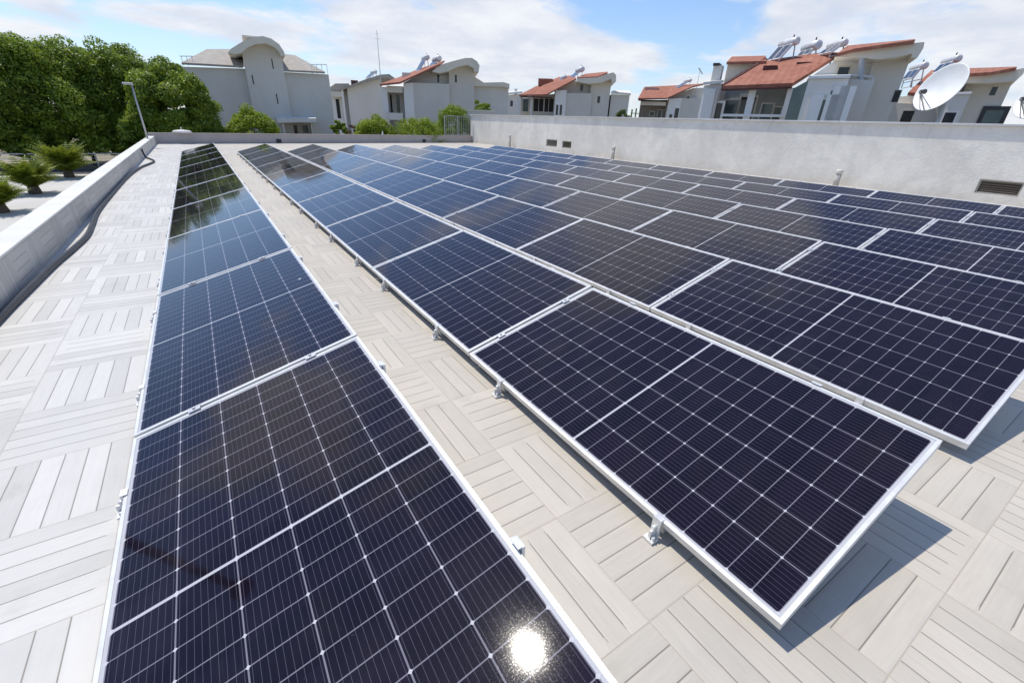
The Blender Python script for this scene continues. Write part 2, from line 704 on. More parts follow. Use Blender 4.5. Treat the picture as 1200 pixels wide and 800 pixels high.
for (a, b_, z0, z1), lab in zip(HOLES, ('largest dark recessed vent, low in the grey wall at the right edge of photo',
                                        'dark square vent in the grey wall, right one of the small pair',
                                        'pale square vent in the grey wall, left one of the small pair')):
    v = empty('wall_vent', (XR + .09, (a + b_) / 2, z0))
    h = (b_ - a) / 2 - .004
    H = z1 - z0 - .004
    mb = MB()
    for q in ((-h, -h + .03, .004, H), (h - .03, h, .004, H), (-h + .03, h - .03, .004, .034), (-h + .03, h - .03, H - .03, H)):
        mb.box(-.06, .0, *q)
    mb.build('frame', M_PIPE if 'pale' in lab else plain('vent_frame', (.42, .39, .34), .7), v)
    mb = MB()
    n = 5
    for i in range(n):
        zc = .034 + (H - .068) * (i + .5) / n
        mb.box(-.03, .03, -h + .031, h - .031, -.003, .003,
               Matrix.Translation((-.028, 0, zc)) @ Matrix.Rotation(rad(40), 4, 'Y'))
    mb.build('louvre', plain('vent_louvre', (.17, .145, .12) if 'pale' not in lab else (.25, .24, .22), .7), v)
    mb = MB()
    mb.box(.012, .018, -h, h, .004, H)
    mb.build('backing', M_ROOM, v)
    tag(v, lab, 'vent', 'vents in the grey wall')

# vent pipes standing beside the wall
for (x, y, h, lab) in ((15.98, 24.8, .70, 'farthest and smallest capped vent pipe against the grey wall'),
                       (15.95, 15.95, .56, 'capped pale vent pipe against the middle of the grey wall'),
                       (15.9, 6.45, .46, 'nearest capped vent pipe against the grey wall, left of the large vent')):
    p = empty('vent_pipe', (x, y, 0))
    mb = MB()
    mb.lathe([(.075, 0), (.075, h - .11)], 16)
    mb.build('pipe', M_PIPE, p)
    mb = MB()
    mb.lathe([(.08, h - .11), (.094, h - .10), (.094, h - .03), (.08, h), (.02, h + .008)], 16)
    mb.build('cap', plain('vent_cap', (.66, .63, .57), .5), p)
    tag(p, lab, 'vent pipe', 'vent pipes by the grey wall')

# drain outlets in the back parapet
for u, lab in ((327, 'small dark drain outlet in the back parapet, beyond the second panel row'),
               (497, 'small dark drain outlet in the back parapet, nearer the tall grey wall')):
    d = ray(u, 167)
    k = (25.79 + 1.46 * .2383) / (d.y - .2383 * d.x)
    x = d.x * k
    o = empty('drain_outlet', (x, BY(x), .03), math.atan(.2383))
    mb = MB()
    mb.box(-.12, .12, -.03, -.004, 0, .17)
    mb.build('plate', M_DARK, o, .006)
    mb = MB()
    for i in range(4):
        mb.box(-.09 + .05 * i, -.065 + .05 * i, -.04, -.031, .02, .15)
    mb.build('grille', M_HOSE, o)
    tag(o, lab, 'drain', 'drains in the back parapet')

# ------------------------------------------------------------------ solar panels
TILT = .2718
ZL = .096
PITCHX = 1.6116
GAP = .0175
ROWS = [(-.501, .204, .2607, .1064)] + [(1.124 + PITCHX * k, .208 - .022 * k, TILT, ZL) for k in range(7)]
NP = 10


def frame_mesh():
    mb = MB()
    r = .0125
    mb.box(0, r, 0, PL, -PT, 0)
    mb.box(PW - r, PW, 0, PL, -PT, 0)
    mb.box(r, PW - r, 0, r, -PT, 0)
    mb.box(r, PW - r, PL - r, PL, -PT, 0)
    # inner lips on the underside
    mb.box(r, .032, r, PL - r, -PT, -PT + .002)
    mb.box(PW - .032, PW - r, r, PL - r, -PT, -PT + .002)
    return mb.build('frame', M_ALU)


fr0 = frame_mesh()
me = bpy.data.meshes.new('cell_sheet')
e = .0125
me.from_pydata([(e, e, -.0025), (PW - e, e, -.0025), (PW - e, PL - e, -.0025), (e, PL - e, -.0025)], [], [(0, 1, 2, 3)])
uvl = me.uv_layers.new(name='metres')
for i, (a, b_) in enumerate(((e, e), (PW - e, e), (PW - e, PL - e), (e, PL - e))):
    uvl.data[i].uv = (a, b_)
me.materials.append(M_CELL)
cs0 = link('cell_sheet', me)
mb = MB()
mb.box(e, PW - e, e, PL - e, -.0085, -.0065)
bk0 = mb.build('back_sheet', M_BACK)
mb = MB()
mb.box(PW / 2 - .05, PW / 2 + .05, PL / 2 - .06, PL / 2 + .06, -.026, -.0087)
jb0 = mb.build('junction_box', M_DARK)
protos = [fr0, cs0, bk0, jb0]

ORD = ['first', 'second', 'third', 'fourth', 'fifth', 'sixth', 'seventh', 'eighth', 'ninth', 'tenth']
ROWN = ['leftmost row', 'second row from the left', 'third row from the left', 'fourth row from the left',
        'fifth row from the left', 'sixth row from the left', 'seventh row from the left', 'row beside the grey wall']
random.seed(4)
first = True
for k, (x0, y0, tl, zl) in enumerate(ROWS):
    for i in range(NP):
        e_ = empty('solar_module', (x0, y0 + i * (PL + GAP), zl + random.uniform(-.0015, .0015)))
        e_.rotation_euler = (rad(random.uniform(-.12, .12)), -tl + rad(random.uniform(-.18, .18)), 0)
        for p in protos:
            q = p if first else p.copy()
            if not first:
                COL.objects.link(q)
            q.parent = e_
        first = False
        f = NP - 1 - i
        nth = 'farthest' if f == 0 else ORD[f] + ' from the far end'
        tag(e_, 'dark solar panel, %s, in the %s' % (nth, ROWN[k]), 'solar panel', 'tilted solar panels in rows on the terrace')

# mounting frames: clamps and rails under each row
WX = PW * math.cos(TILT)


def clamp_mesh():
    mb = MB()
    mb.box(-.042, -.002, -.022, .022, -.094, -.084)      # foot plate on the floor
    mb.box(-.010, -.002, -.018, .018, -.084, .004)       # upright against the frame
    mb.box(-.002, .012, -.018, .018, .001, .005)         # lip over the frame
    mb.box(-.036, -.010, -.005, .005, -.084, -.045)      # web
    mb.lathe([(.007, -.084), (.007, -.068), (.003, -.067)], 8, Matrix.Translation((-.028, -.013, 0)))
    mb.lathe([(.008, 0), (.008, .014), (.003, .015)], 8, Matrix.Translation((-.010, 0, -.035)) @ Matrix.Rotation(rad(-90), 4, 'Y'))
    return mb.build('clamp', M_ALU)


def rail_mesh():
    mb = MB()
    c, s = math.cos(TILT), math.sin(TILT)
    m_ = Matrix.Rotation(-TILT, 4, 'Y')
    mb.box(.0, PW, -.02, .02, -PT - .041, -PT - .001, m_)
    return mb.build('rail', M_ALU2)


def leg_mesh():
    mb = MB()
    zt = PW * math.sin(TILT)
    mb.box(WX - .045, WX - .015, -.02, .02, -.094, zt - .052)
    mb.box(WX - .085, WX + .012, -.03, .03, -.096, -.0945)
    mb.box(WX + .010, WX + .019, -.02, .02, zt - .06, zt + .002)
    mb.box(WX - .004, WX + .010, -.02, .02, zt + .001, zt + .005)
    return mb.build('rear_leg', M_ALU)


cl0, ra0, le0 = clamp_mesh(), rail_mesh(), leg_mesh()
mb = MB()
mb.box(-.025, .025, -.018, .018, .001, .0045)
mb.box(-.02, .02, -.007, .007, -.04, .001)
mb.lathe([(.007, .0045), (.007, .011), (.003, .0115)], 8)
mc0 = mb.build('mid_clamp', M_ALU2)
first = True
for k, (x0, y0, tl, zl) in enumerate(ROWS):
    e_ = empty('mounting_frame', (x0, y0, zl))
    for i in range(NP):
        for dy in (.45, 1.56):
            for p in (cl0, ra0, le0):
                q = p if first else p.copy()
                if not first:
                    COL.objects.link(q)
                q.parent = e_
                q.location = (0, i * (PL + GAP) + dy, 0)
            first = False
    for i in range(1, NP):
        for fx in (.24, .76):
            q = mc0 if (k, i, fx) == (0, 1, .24) else mc0.copy()
            if q is not mc0:
                COL.objects.link(q)
            q.parent = e_
            q.rotation_euler = (0, -tl, 0)
            q.location = (PW * fx * math.cos(tl), i * (PL + GAP) - GAP / 2, PW * fx * math.sin(tl))
    tag(e_, 'aluminium mounting frame with clamps carrying the %s of panels' % ROWN[k], 'mounting frame',
        'mounting frames under the panel rows')

# ------------------------------------------------------------------ hose, pole on the terrace
hp = [(-1.43, 2.2), (-1.43, 3.3), (-1.42, 4.35), (-1.40, 4.95), (-1.37, 5.73), (-1.33, 6.28), (-1.30, 6.95), (-1.34, 7.7),
      (-1.40, 8.7), (-1.42, 10.7), (-1.41, 13.2), (-1.32, 15.1), (-1.16, 16.3), (-1.14, 17.0), (-1.25, 17.6), (-1.33, 17.95)]


def smooth(pts, n=5):
    out = []
    P_ = [Vector((*p, 0)) if len(p) == 2 else Vector(p) for p in pts]
    for i in range(len(P_) - 1):
        a, b_, c, d = P_[max(i - 1, 0)], P_[i], P_[i + 1], P_[min(i + 2, len(P_) - 1)]
        for j in range(n):
            s = j / n
            out.append(.5 * ((2 * b_) + (c - a) * s + (2 * a - 5 * b_ + 4 * c - d) * s * s + (3 * b_ - a - 3 * c + d) * s ** 3))
    out.append(P_[-1])
    return out


mb = MB()
pts = smooth([(x, y, .027) for x, y in hp] + [(-1.39, 18.08, .05), (-1.425, 18.12, .2), (-1.425, 18.12, .27)])
mb.tube(pts, .024, 10)
tag(mb.build('conduit', M_HOSE), 'dark grey flexible conduit winding along the foot of the left parapet', 'conduit')

o = empty('lamp_pole', (-1.56, 23.4, .312))
mb = MB()
mb.bar((0, 0, 0), (0, 0, .02), .09, n=12)
mb.build('base_plate', M_ALU2, o)
mb = MB()
H = height(160, 100, math.hypot(1.5, 23.4)) - .312
mb.tube([(0, 0, .02), (0, 0, H)], [.035, .026], 10)
mb.build('pole', M_LAMP, o)
mb = MB()
mb.box(-.26, .06, -.07, .07, H, H + .07)
mb.build('lamp_head', M_LAMP, o, .012)
tag(o, 'thin grey pole with small flat head at the far left corner', 'pole')

# pale dome-like cap on back parapet
x = -.45
o = empty('roof_vent_cap', (x, BY(x) + .09, .435))
mb = MB()
mb.lathe([(.36, 0), (.36, .05), (.30, .10), (.06, .13)], 20)
mb.build('cap', plain('cap_white', (.62, .60, .57), .6), o)
mb = MB()
mb.lathe([(.03, .13), (.03, .22), (.01, .23)], 8)
mb.build('knob', M_ALU2, o)
tag(o, 'flat pale round cap sitting on the back parapet below the trees', 'vent cap')
x = 9.35
o = empty('marker_stake', (x, BY(x) + .09, .435))
mb = MB()
mb.bar((0, 0, 0), (0, 0, .16), .05, .035, 8)
mb.build('stake', plain('stake_white', (.75, .74, .7), .6), o)
mb = MB()
mb.bar((0, 0, .16), (0, 0, .22), .02, .02, 6)
mb.build('tip', M_ALU, o)
tag(o, 'tiny white stub standing on the back parapet before green bushes', 'stub')

# ------------------------------------------------------------------ railing on back parapet beside the wall
xa, xb = 13.9, 16.1
o = empty('steel_railing', (xa, BY(xa) + .09, .435), math.atan(.2383))
Lr = (xb - xa) / math.cos(math.atan(.2383))
mb = MB()
for z in (.06, 1.18):
    mb.bar((0, 0, z), (Lr, 0, z), .022, up=(0, 0, 1))
mb.build('rail', M_LAMP, o)
for x in (0, Lr / 2, Lr):
    mb = MB()
    mb.box(x - .025, x + .025, -.025, .025, 0, 1.2)
    mb.build('post', M_LAMP, o)
mb = MB()
n = 14
for i in range(1, n):
    if i != n // 2:
        mb.bar((Lr * i / n, 0, .06), (Lr * i / n, 0, 1.18), .012, up=(0, 1, 0))
mb.build('balusters', M_LAMP, o)
tag(o, 'grey railing of thin upright bars on the back parapet beside the wall', 'railing')

# garden fence on the left and its cycads
o = empty('yard_railing', (-18, 28.6, ZG))
mb = MB()
for z in (.62, .42, .22):
    mb.bar((0, 0, z), (16.0, 0, z), .028 if z > .6 else .012)
mb.build('rail', M_ALU2, o)
for i in range(9):
    mb = MB()
    mb.bar((i * 2.0, 0, 0), (i * 2.0, 0, .62), .03)
    mb.build('post', M_ALU2, o)
tag(o, 'grey metal railing along the yard in front of the dark trees', 'railing')


def leaves_mesh(name, C, Nrm, size, mat, rng, aspect=1.9, jitter=.8):
    """one small bent leaf (two quads) for each point of C"""
    n = len(C)
    nr = Nrm + rng.normal(0, jitter, (n, 3))
    nr /= np.linalg.norm(nr, axis=1)[:, None] + 1e-9
    a = rng.normal(0, 1, (n, 3))
    a -= (a * nr).sum(1)[:, None] * nr
    a /= np.linalg.norm(a, axis=1)[:, None] + 1e-9
    b_ = np.cross(nr, a)
    L = size * rng.uniform(.6, 1.35, n)[:, None]
    W_ = L / aspect
    V = np.empty((n, 4, 3))
    V[:, 0] = C - a * L * .5
    V[:, 1] = C + b_ * W_ * .5 - nr * L * .08
    V[:, 2] = C + a * L * .5
    V[:, 3] = C - b_ * W_ * .5 - nr * L * .08
    me = bpy.data.meshes.new(name)
    me.vertices.add(n * 4)
    me.vertices.foreach_set('co', V.reshape(-1))
    me.loops.add(n * 4)
    me.loops.foreach_set('vertex_index', np.arange(n * 4, dtype=np.int32))
    me.polygons.add(n)
    me.polygons.foreach_set('loop_start', np.arange(0, n * 4, 4, dtype=np.int32))
    me.polygons.foreach_set('loop_total', np.full(n, 4, dtype=np.int32))
    me.update(calc_edges=True)
    me.materials.append(mat)
    return me


def tree(name, label, cat, loc, H, R, mat, seed, leaf=.125, nclump=110, per=190, low=.12, group=None, flat=1.0):
    """tapered trunk with limbs; crown of many leaf clumps on and inside an uneven ellipsoid"""
    rng = np.random.default_rng(seed)
    o = empty(name, loc)
    zc = H * (.5 + low / 2)
    rz = H * (1 - low) / 2
    d = rng.normal(0, 1, (nclump, 3))
    d /= np.linalg.norm(d, axis=1)[:, None]
    d[:, 2] = np.where(d[:, 2] < -.5, -d[:, 2], d[:, 2])
    rr = rng.uniform(.62, 1.08, nclump) ** .6
    lump = 1 + .16 * np.sin(d[:, 0] * 5 + seed) * np.cos(d[:, 1] * 4 + d[:, 2] * 3 + seed * 2)
    cl = d * (rr * lump)[:, None] * np.array([R * .84, R * .84, rz * .88])
    cr = R * rng.uniform(.15, .27, nclump)
    C, N_ = [], []
    for c, r in zip(cl, cr):
        q = rng.normal(0, 1, (per, 3))
        q /= np.linalg.norm(q, axis=1)[:, None]
        rad_ = rng.uniform(.35, 1.0, per)[:, None] ** .5
        C.append(c + q * r * rad_ * np.array([1, 1, .8]))
        N_.append(q + np.array([0, 0, .45]))
    C = np.concatenate(C) + np.array([0, 0, zc])
    keep = C[:, 2] > .08
    me = leaves_mesh('crown', C[keep], np.concatenate(N_)[keep], leaf, mat, rng)
    link('crown', me, o)
    mb = MB()
    th = max(.3, zc - rz * .35)
    tr = max(.05, R * .055)
    mb.tube([(0, 0, -.1), (.03 * R, .01 * R, th * .5), (0, 0, th), (.02 * R, 0, zc + rz * .3)], [tr, tr * .8, tr * .65, tr * .25], 8)
    for j in range(7):
        a = j * 2.4 + seed
        z0 = th * (.55 + .06 * j)
        e1 = Vector((math.cos(a) * R * .6, math.sin(a) * R * .6, min(H * .85, z0 + rz * (.35 + .1 * j))))
        mid = e1 * .5 + Vector((0, 0, z0 * .5 - .02 * R))
        mb.tube([(0, 0, z0), mid, e1], [tr * .5, tr * .33, tr * .12], 6)
    mb.build('trunk', M_BARK, o)
    tag(o, label, cat, group)
    return o


def tree_at(name, label, cat, u, vtop, D, wpx, mat, seed, **kw):
    p = spot(u, D, ZG)
    H = height(u, vtop, D) - ZG
    d1, d2 = spot(u - wpx / 2, D), spot(u + wpx / 2, D)
    return tree(name, label, cat, p, H, (d2 - d1).length / 2, mat, seed, **kw)


TG = 'big dense trees beyond the left parapet'
tree_at('broadleaf_tree', 'dense dark green tree at left photo edge, partly cut off', 'tree', -45, 50, 30.5, 190, M_LEAF, 3, nclump=210, per=360, low=.05, group=TG)
tree_at('broadleaf_tree', 'tallest dense green tree, standing left of the thin pole', 'tree', 62, 44, 31.5, 180, M_LEAF, 5, nclump=250, per=360, low=.04, group=TG)
tree_at('broadleaf_tree', 'dense green tree directly behind the thin pole', 'tree', 150, 54, 33, 135, M_LEAF, 9, nclump=190, per=340, low=.04, group=TG)
tree_at('broadleaf_tree', 'rounded dense tree in front of the largest grey house, right end of trees', 'tree', 210, 78, 30, 108, M_LEAF, 14, nclump=190, per=340, low=.02, group=TG)
HG = 'dark shrubs behind the yard railing'
for j, (u, vt, D, wd, lab) in enumerate(((-75, 150, 31, 130, 'dark shrub behind the yard railing, beyond the left photo edge'),
                                         (15, 148, 30.8, 120, 'dark shrub behind the yard railing, left of the farthest cycad'),
                                         (92, 146, 31, 110, 'dark shrub behind the yard railing, right behind the farthest cycad'),
                                         (160, 140, 30.5, 90, 'dark shrub at the foot of the tree behind the pole'),
                                         (228, 140, 29.5, 76, 'dark shrub at the foot of the rounded tree by the house'))):
    tree_at('dark_shrub', lab, 'shrub', u, vt - 8, D, wd, M_LEAF, 40 + j, leaf=.17, nclump=90, per=140, low=.0, group=HG)
BG = 'bushes just beyond the back parapet'
tree_at('round_bush', 'bright yellow-green bush in front of the largest grey house', 'bush', 295, 127, 31, 70, M_LEAF2, 21, leaf=.10, nclump=130, per=190, low=.05, group=BG)
tree_at('round_bush', 'green bush under the far grey house with thin mast', 'bush', 437, 137, 33, 54, M_LEAF2, 22, leaf=.09, nclump=110, per=180, low=.05, group=BG)
tree_at('round_bush', 'green bush before the balcony of house with curved roof', 'bush', 491, 138, 33, 62, M_LEAF2, 23, leaf=.09, nclump=120, per=180, low=.05, group=BG)
tree_at('round_bush', 'tall light green bush seen through the steel railing', 'bush', 533, 122, 38, 46, M_LEAF2, 24, leaf=.09, nclump=120, per=180, low=.05, group=BG)
tree_at('round_bush', 'small dark bush above the pale low garden wall', 'bush', 565, 117, 40, 30, M_LEAF, 25, leaf=.14, nclump=40, per=110, low=.3, group=BG)
tree_at('round_bush', 'dark bush between the two grey houses at left', 'bush', 396, 141, 36, 26, M_LEAF, 26, leaf=.12, nclump=36, per=110, low=.05, group=BG)
tree_at('flowering_bush', 'small pinkish bush left of the green bushes', 'bush', 411, 143, 35, 16, M_LEAFP, 27, leaf=.11, nclump=22, per=90, low=.05)
tree_at('olive_shrub', 'dull green shrubs before the house with dark veranda glass', 'bush', 729, 127, 40, 26, M_LEAF3, 28, leaf=.13, nclump=30, per=90, low=.3)


def cycad(u, v, D, h, R, seed, label):
    d = ray(u, v)
    p = Vector((0, 0, HC)) + d * ((ZG - HC) / d.z)
    o = empty('cycad', p)
    rnd = random.Random(seed)
    mb = MB()
    mb.lathe([(.15, -.05), (.17, .06), (.14, h * .18), (.08, h * .24)], 10)
    mb.build('trunk', M_BARK, o)
    C = bmesh.new()
    for j in range(80):
        a = j * 2.399 + rnd.uniform(-.2, .2)
        el = rnd.uniform(.55, 1.4)
        L = R * rnd.uniform(.8, 1.15)
        prev = None
        for s in range(15):
            q = s / 14
            e = el - q * q * (.75 + .3 * rnd.random())
            if s == 0:
                pt = Vector((0, 0, h * .2))
            else:
                pt = prev + Vector((math.cos(a) * math.cos(e), math.sin(a) * math.cos(e), math.sin(e))) * (L / 14)
            if prev is not None:
                d = (pt - prev).normalized()
                sd_ = Vector((-math.sin(a), math.cos(a), 0))
                up = sd_.cross(d)
                wl = R * .26 * math.sin(math.pi * min(1, q * .9 + .12)) + .02
                for sg in (-1, 1):
                    tip = prev + sd_ * sg * wl + d * wl * .5 + up * wl * .35
                    C.faces.new([C.verts.new(prev), C.verts.new(prev + d * (L / 14) * .75), C.verts.new(tip)])
                C.faces.new([C.verts.new(prev + sd_ * .008), C.verts.new(prev - sd_ * .008), C.verts.new(pt)])
            prev = pt
    me = bpy.data.meshes.new('fronds')
    C.to_mesh(me)
    C.free()
    me.materials.append(M_FROND)
    link('fronds', me, o)
    tag(o, label, 'cycad', 'cycads in the yard behind the left parapet')


cycad(42, 227, 21.0, 1.2, 1.0, 1, 'middle cycad with upright fronds on the white paving')
cycad(82, 208, 25.6, 1.3, 1.25, 2, 'farthest cycad, in front of the metal yard railing')
cycad(2, 249, 17.0, 1.0, .85, 3, 'nearest cycad, cut off by the left edge of the photo')


# ------------------------------------------------------------------ houses
class House:
    """a house in its own frame: x along the front, y away from the terrace, z up; front surveyed at distance D"""
    def __init__(s, name, label, u, D, turn=0.0, cat='house', group='villas beyond the terrace'):
        s.c = spot(u, D, ZG)
        s.n = Vector((s.c.x, s.c.y, 0)).normalized()
        s.n.rotate(Matrix.Rotation(turn, 3, 'Z'))
        s.x = Vector((s.n.y, -s.n.x, 0))
        s.o = empty(name, s.c, math.atan2(s.x.y, s.x.x))
        tag(s.o, label, cat, group)

    def at(s, u, v, y=0.0):
        d = ray(u, v)
        c = s.c + s.n * y
        k = (c - Vector((0, 0, HC))).dot(s.n) / d.dot(s.n)
        p = Vector((0, 0, HC)) + d * k - s.c
        return Vector((p.dot(s.x), p.dot(s.n), p.z))

    def wall(s, name, tops, y, d, mat, parent=None, base=0.0):
        t = [s.at(u, v, y) for u, v in tops]
        pts = [Vector((t[0].x, y, base))] + t + [Vector((t[-1].x, y, base))]
        return MB().prism(pts, [p + Vector((0, d, 0)) for p in pts]).build(name, mat, parent or s.o)

    def poly(s, name, px, y, d, mat, parent=None):
        pts = [s.at(u, v, y) for u, v in px]
        return MB().prism(pts, [p + Vector((0, d, 0)) for p in pts]).build(name, mat, parent or s.o)

    def rect(s, name, u0, v0, u1, v1, y, d, mat, parent=None):
        a, b = s.at(u0, v0, y), s.at(u1, v1, y)
        return MB().box(min(a.x, b.x), max(a.x, b.x), y, y + d, min(a.z, b.z), max(a.z, b.z)).build(name, mat, parent or s.o)

    def slab(s, name, px, th, mat, parent=None, edge=True):
        pts = [s.at(u, v, y) for u, v, y in px]
        mb = MB().prism([p + Vector((0, 0, th)) for p in pts], pts)
        r = mb.build(name, mat, parent or s.o)
        return r

    def window(s, u0, v0, u1, v1, y, frame=M_H3, glassm=M_GLASS, fr=.06, name='window'):
        """frame standing 4 cm proud of the wall, the pane set 3 cm back in it"""
        a, b = s.at(u0, v0, y), s.at(u1, v1, y)
        x0, x1, z0, z1 = min(a.x, b.x), max(a.x, b.x), min(a.z, b.z), max(a.z, b.z)
        pr = -.05 if x1 - x0 > .6 else -.014
        mb = MB()
        mb.box(x0 - fr, x0, y + pr, y + .05, z0 - fr, z1 + fr)
        mb.box(x1, x1 + fr, y + pr, y + .05, z0 - fr, z1 + fr)
        mb.box(x0, x1, y + pr, y + .05, z0 - fr, z0)
        mb.box(x0, x1, y + pr, y + .05, z1, z1 + fr)
        f = mb.build(name, frame, s.o)
        MB().box(x0, x1, y - .008, y + .03, z0, z1).build('pane', glassm, f)
        if x1 - x0 > .9:
            MB().box((x0 + x1) / 2 - .025, (x0 + x1) / 2 + .025, y - .03, y - .0125, z0, z1).build('mullion', frame, f)
        return f


def heater(h, label, u0, v0, u1, v1, y, tank=.27, wid=1.9, facing=0.35):
    tank *= .58
    wid *= .72
    """roof-top solar water heater: collector sloping up to a horizontal tank, at a house's own place; (u0,v0) low end, (u1,v1) tank"""
    a, b = h.at(u0, v0, y), h.at(u1, v1, y)
    R3 = Matrix((h.x, h.n, Vector((0, 0, 1)))).transposed()
    o = empty('solar_water_heater', h.c + R3 @ Vector((a.x, y, a.z)), h.o.rotation_euler.z + facing)
    L = b.x - a.x
    Hh = b.z - a.z
    ang = math.atan2(Hh, L)
    S_ = math.hypot(L, Hh)
    m_ = Matrix.Rotation(-ang, 4, 'Y')
    for sgn in (-1, 1):
        w0, w1 = (-wid / 2, -.03) if sgn < 0 else (.03, wid / 2)
        c = MB().box(0, S_, w0, w1, 0, .09, m_).build('collector', M_TANK, o)
        MB().box(.06, S_ - .06, w0 + .05, w1 - .05, .091, .097, m_).build('pane', M_COLLECT, c)
    ta = MB()
    ta.lathe([(tank * .6, -wid / 2 - .1), (tank, -wid / 2 - .04), (tank, wid / 2 + .04), (tank * .6, wid / 2 + .1)], 16,
             Matrix.Translation((L + tank * .4, 0, Hh + tank * .75)) @ Matrix.Rotation(rad(90), 4, 'X'))
    ta.build('tank', M_TANK, o)
    st = MB()
    for yy in (-wid / 2 + .1, wid / 2 - .1):
        st.bar((L + .1, yy, Hh + .1), (L + .25, yy, -.3), .03)
        st.bar((0, yy, 0), (L * .1, yy, -.35), .03)
        st.bar((0, yy, -.1), (L + .2, yy, .0), .025)
    for (px, pz) in ((L + .25, -.3), (L * .1, -.35), (L + .2, .0)):
        st.bar((px, -wid / 2 + .1, pz), (px, wid / 2 - .1, pz), .025)
    bmesh.ops.remove_doubles(st.b, verts=st.b.verts, dist=1e-4)
    st.build('stand', M_ALU2, o)
    pp = MB()
    pp.bar((L + tank * .4, -wid * .25, Hh + tank * 1.7), (L + tank * .4, -wid * .25, Hh + tank * 2.4), .03)
    pp.build('vent_tube', M_DARK, o)
    tag(o, label, 'solar heater', 'solar water heaters on the villa roofs')


# --- house 1: the large grey one with an arched stair tower
h = House('stair_tower_house', 'large grey house with arched stair tower, behind the round tree', 302, 38)
h.wall('wing_wall', [(205, 78), (296, 81)], .6, 9, M_H1)
h.wall('tower_wall', [(283.5, 63), (290, 56), (299, 52), (311, 51), (321, 55), (329.5, 63)], 0, 10, M_H1)
h.wall('wing_wall', [(322, 84), (385, 87.5)], .6, 9, M_H1)
h.slab('wing_roof', [(213, 76, .3), (285, 80, .3), (285, 60, 5), (243, 60, 5)], .12, M_BEIGE)
h.slab('wing_roof', [(328, 84, .3), (381, 86.5, .3), (346, 67, 5), (328, 65, 5)], .12, M_BEIGE)
h.poly('arch_roof', [(267, 62), (271, 57), (284, 49), (297, 43.5), (308, 42.5), (318, 45.5), (327, 52), (333, 61), (334, 66),
                     (329, 66), (327, 61), (321, 55), (311, 51), (299, 52), (290, 56), (283, 62), (275, 64)], -.8, 11, M_CREAM)
h.rect('chimney', 243, 57.5, 260, 63, 5.2, 1.2, M_REDEDGE)
h.rect('roof_cap', 283, 41, 306, 45, 1.5, 3, M_H1)
for q in ((318, 69, 320.5, 81), (295, 88, 297.6, 99), (323.5, 110, 326, 122)):
    h.window(q[0] - .4, q[1], q[2] + .5, q[3], 0, M_H1, M_ROOM, .02)
h.slab('porch_roof', [(325, 144, -1.4), (371, 143.5, -1.4), (371, 141, .6), (325, 141, .6)], .25, M_H2)
h.rect('porch_wall', 331, 145, 337, 170, -1.2, 1.7, M_H1)
h.rect('porch_wall', 364, 145, 369, 170, -1.2, 1.7, M_H1)
h.window(341, 147, 352, 172, .6, M_H2, M_GLASS, .05, 'door')
h.window(354, 147, 362, 156, .6, M_H2, M_GREENGLASS, .05)
mb = MB()
for u in (366, 372, 378, 384):
    p = h.at(u, 86.5, .8)
    mb.bar(p, p + Vector((0, 0, .55)), .025)
p, q = h.at(366, 86.5, .8), h.at(384, 86.5, .8)
mb.bar(p + Vector((0, 0, .55)), q + Vector((0, 0, .55)), .03)
mb.build('roof_railing', M_ALU, h.o)
mb = MB()
for u in (215, 221, 227):
    p = h.at(u, 77, .8)
    mb.bar(p, p + Vector((0, 0, .5)), .025)
p, q = h.at(213, 77, .8), h.at(229, 77, .8)
mb.bar(p + Vector((0, 0, .5)), q + Vector((0, 0, .5)), .03)
mb.build('roof_railing', M_ALU, h.o)

# --- house 2: behind, with the thin mast
h = House('gabled_house', 'small far grey house between the stair tower house and balcony house', 420, 60)
h.wall('front_wall', [(406.5, 103), (432, 93), (445, 92), (446, 92)], 0, 8, M_H2)
h.poly('roof', [(399, 106), (399, 104), (430, 92.5), (446, 87.6), (456, 87), (463, 92), (463, 94), (455, 92), (446, 92), (430, 96)], -.8, 10, M_BEIGE)
h.wall('wing_wall', [(387, 107), (407, 106)], 1.2, 8, M_H3)
h.poly('wing_roof', [(384, 108), (384, 104), (393, 98), (409, 98), (409, 107)], .8, 8, M_BEIGE)
h.window(393, 116, 400, 139, 1.2, M_H3)
h.rect('balcony_band', 386, 107, 402, 114, -.2, 1.2, M_CREAM)
h.rect('wall_edge', 402, 105, 406.6, 165, -.3, 1.3, M_H3)
h.rect('chimney', 411, 94, 420, 101, 3, 1, M_REDEDGE)
heater(h, 'small solar heater on the far grey house beside the thin mast', 431, 92, 438, 86, .5, .3, 1.6)
p = spot(450, 58, ZG)
o = empty('radio_mast', p)
H = height(447, 36, 58) - ZG
MB().bar((0, 0, 0), (0, 0, H * .6), .07, .05, 8).build('lower_tube', M_LAMP, o)
MB().bar((0, 0, H * .6), (0, 0, H), .04, .02, 6).build('upper_tube', M_LAMP, o)
mb = MB()
mb.bar((-.3, 0, H * .93), (.3, 0, H * .93), .015)
mb.bar((-.2, 0, H * .97), (.2, 0, H * .97), .012)
mb.build('aerial', M_ALU2, o)
tag(o, 'tall thin mast rising behind the far grey house', 'mast')

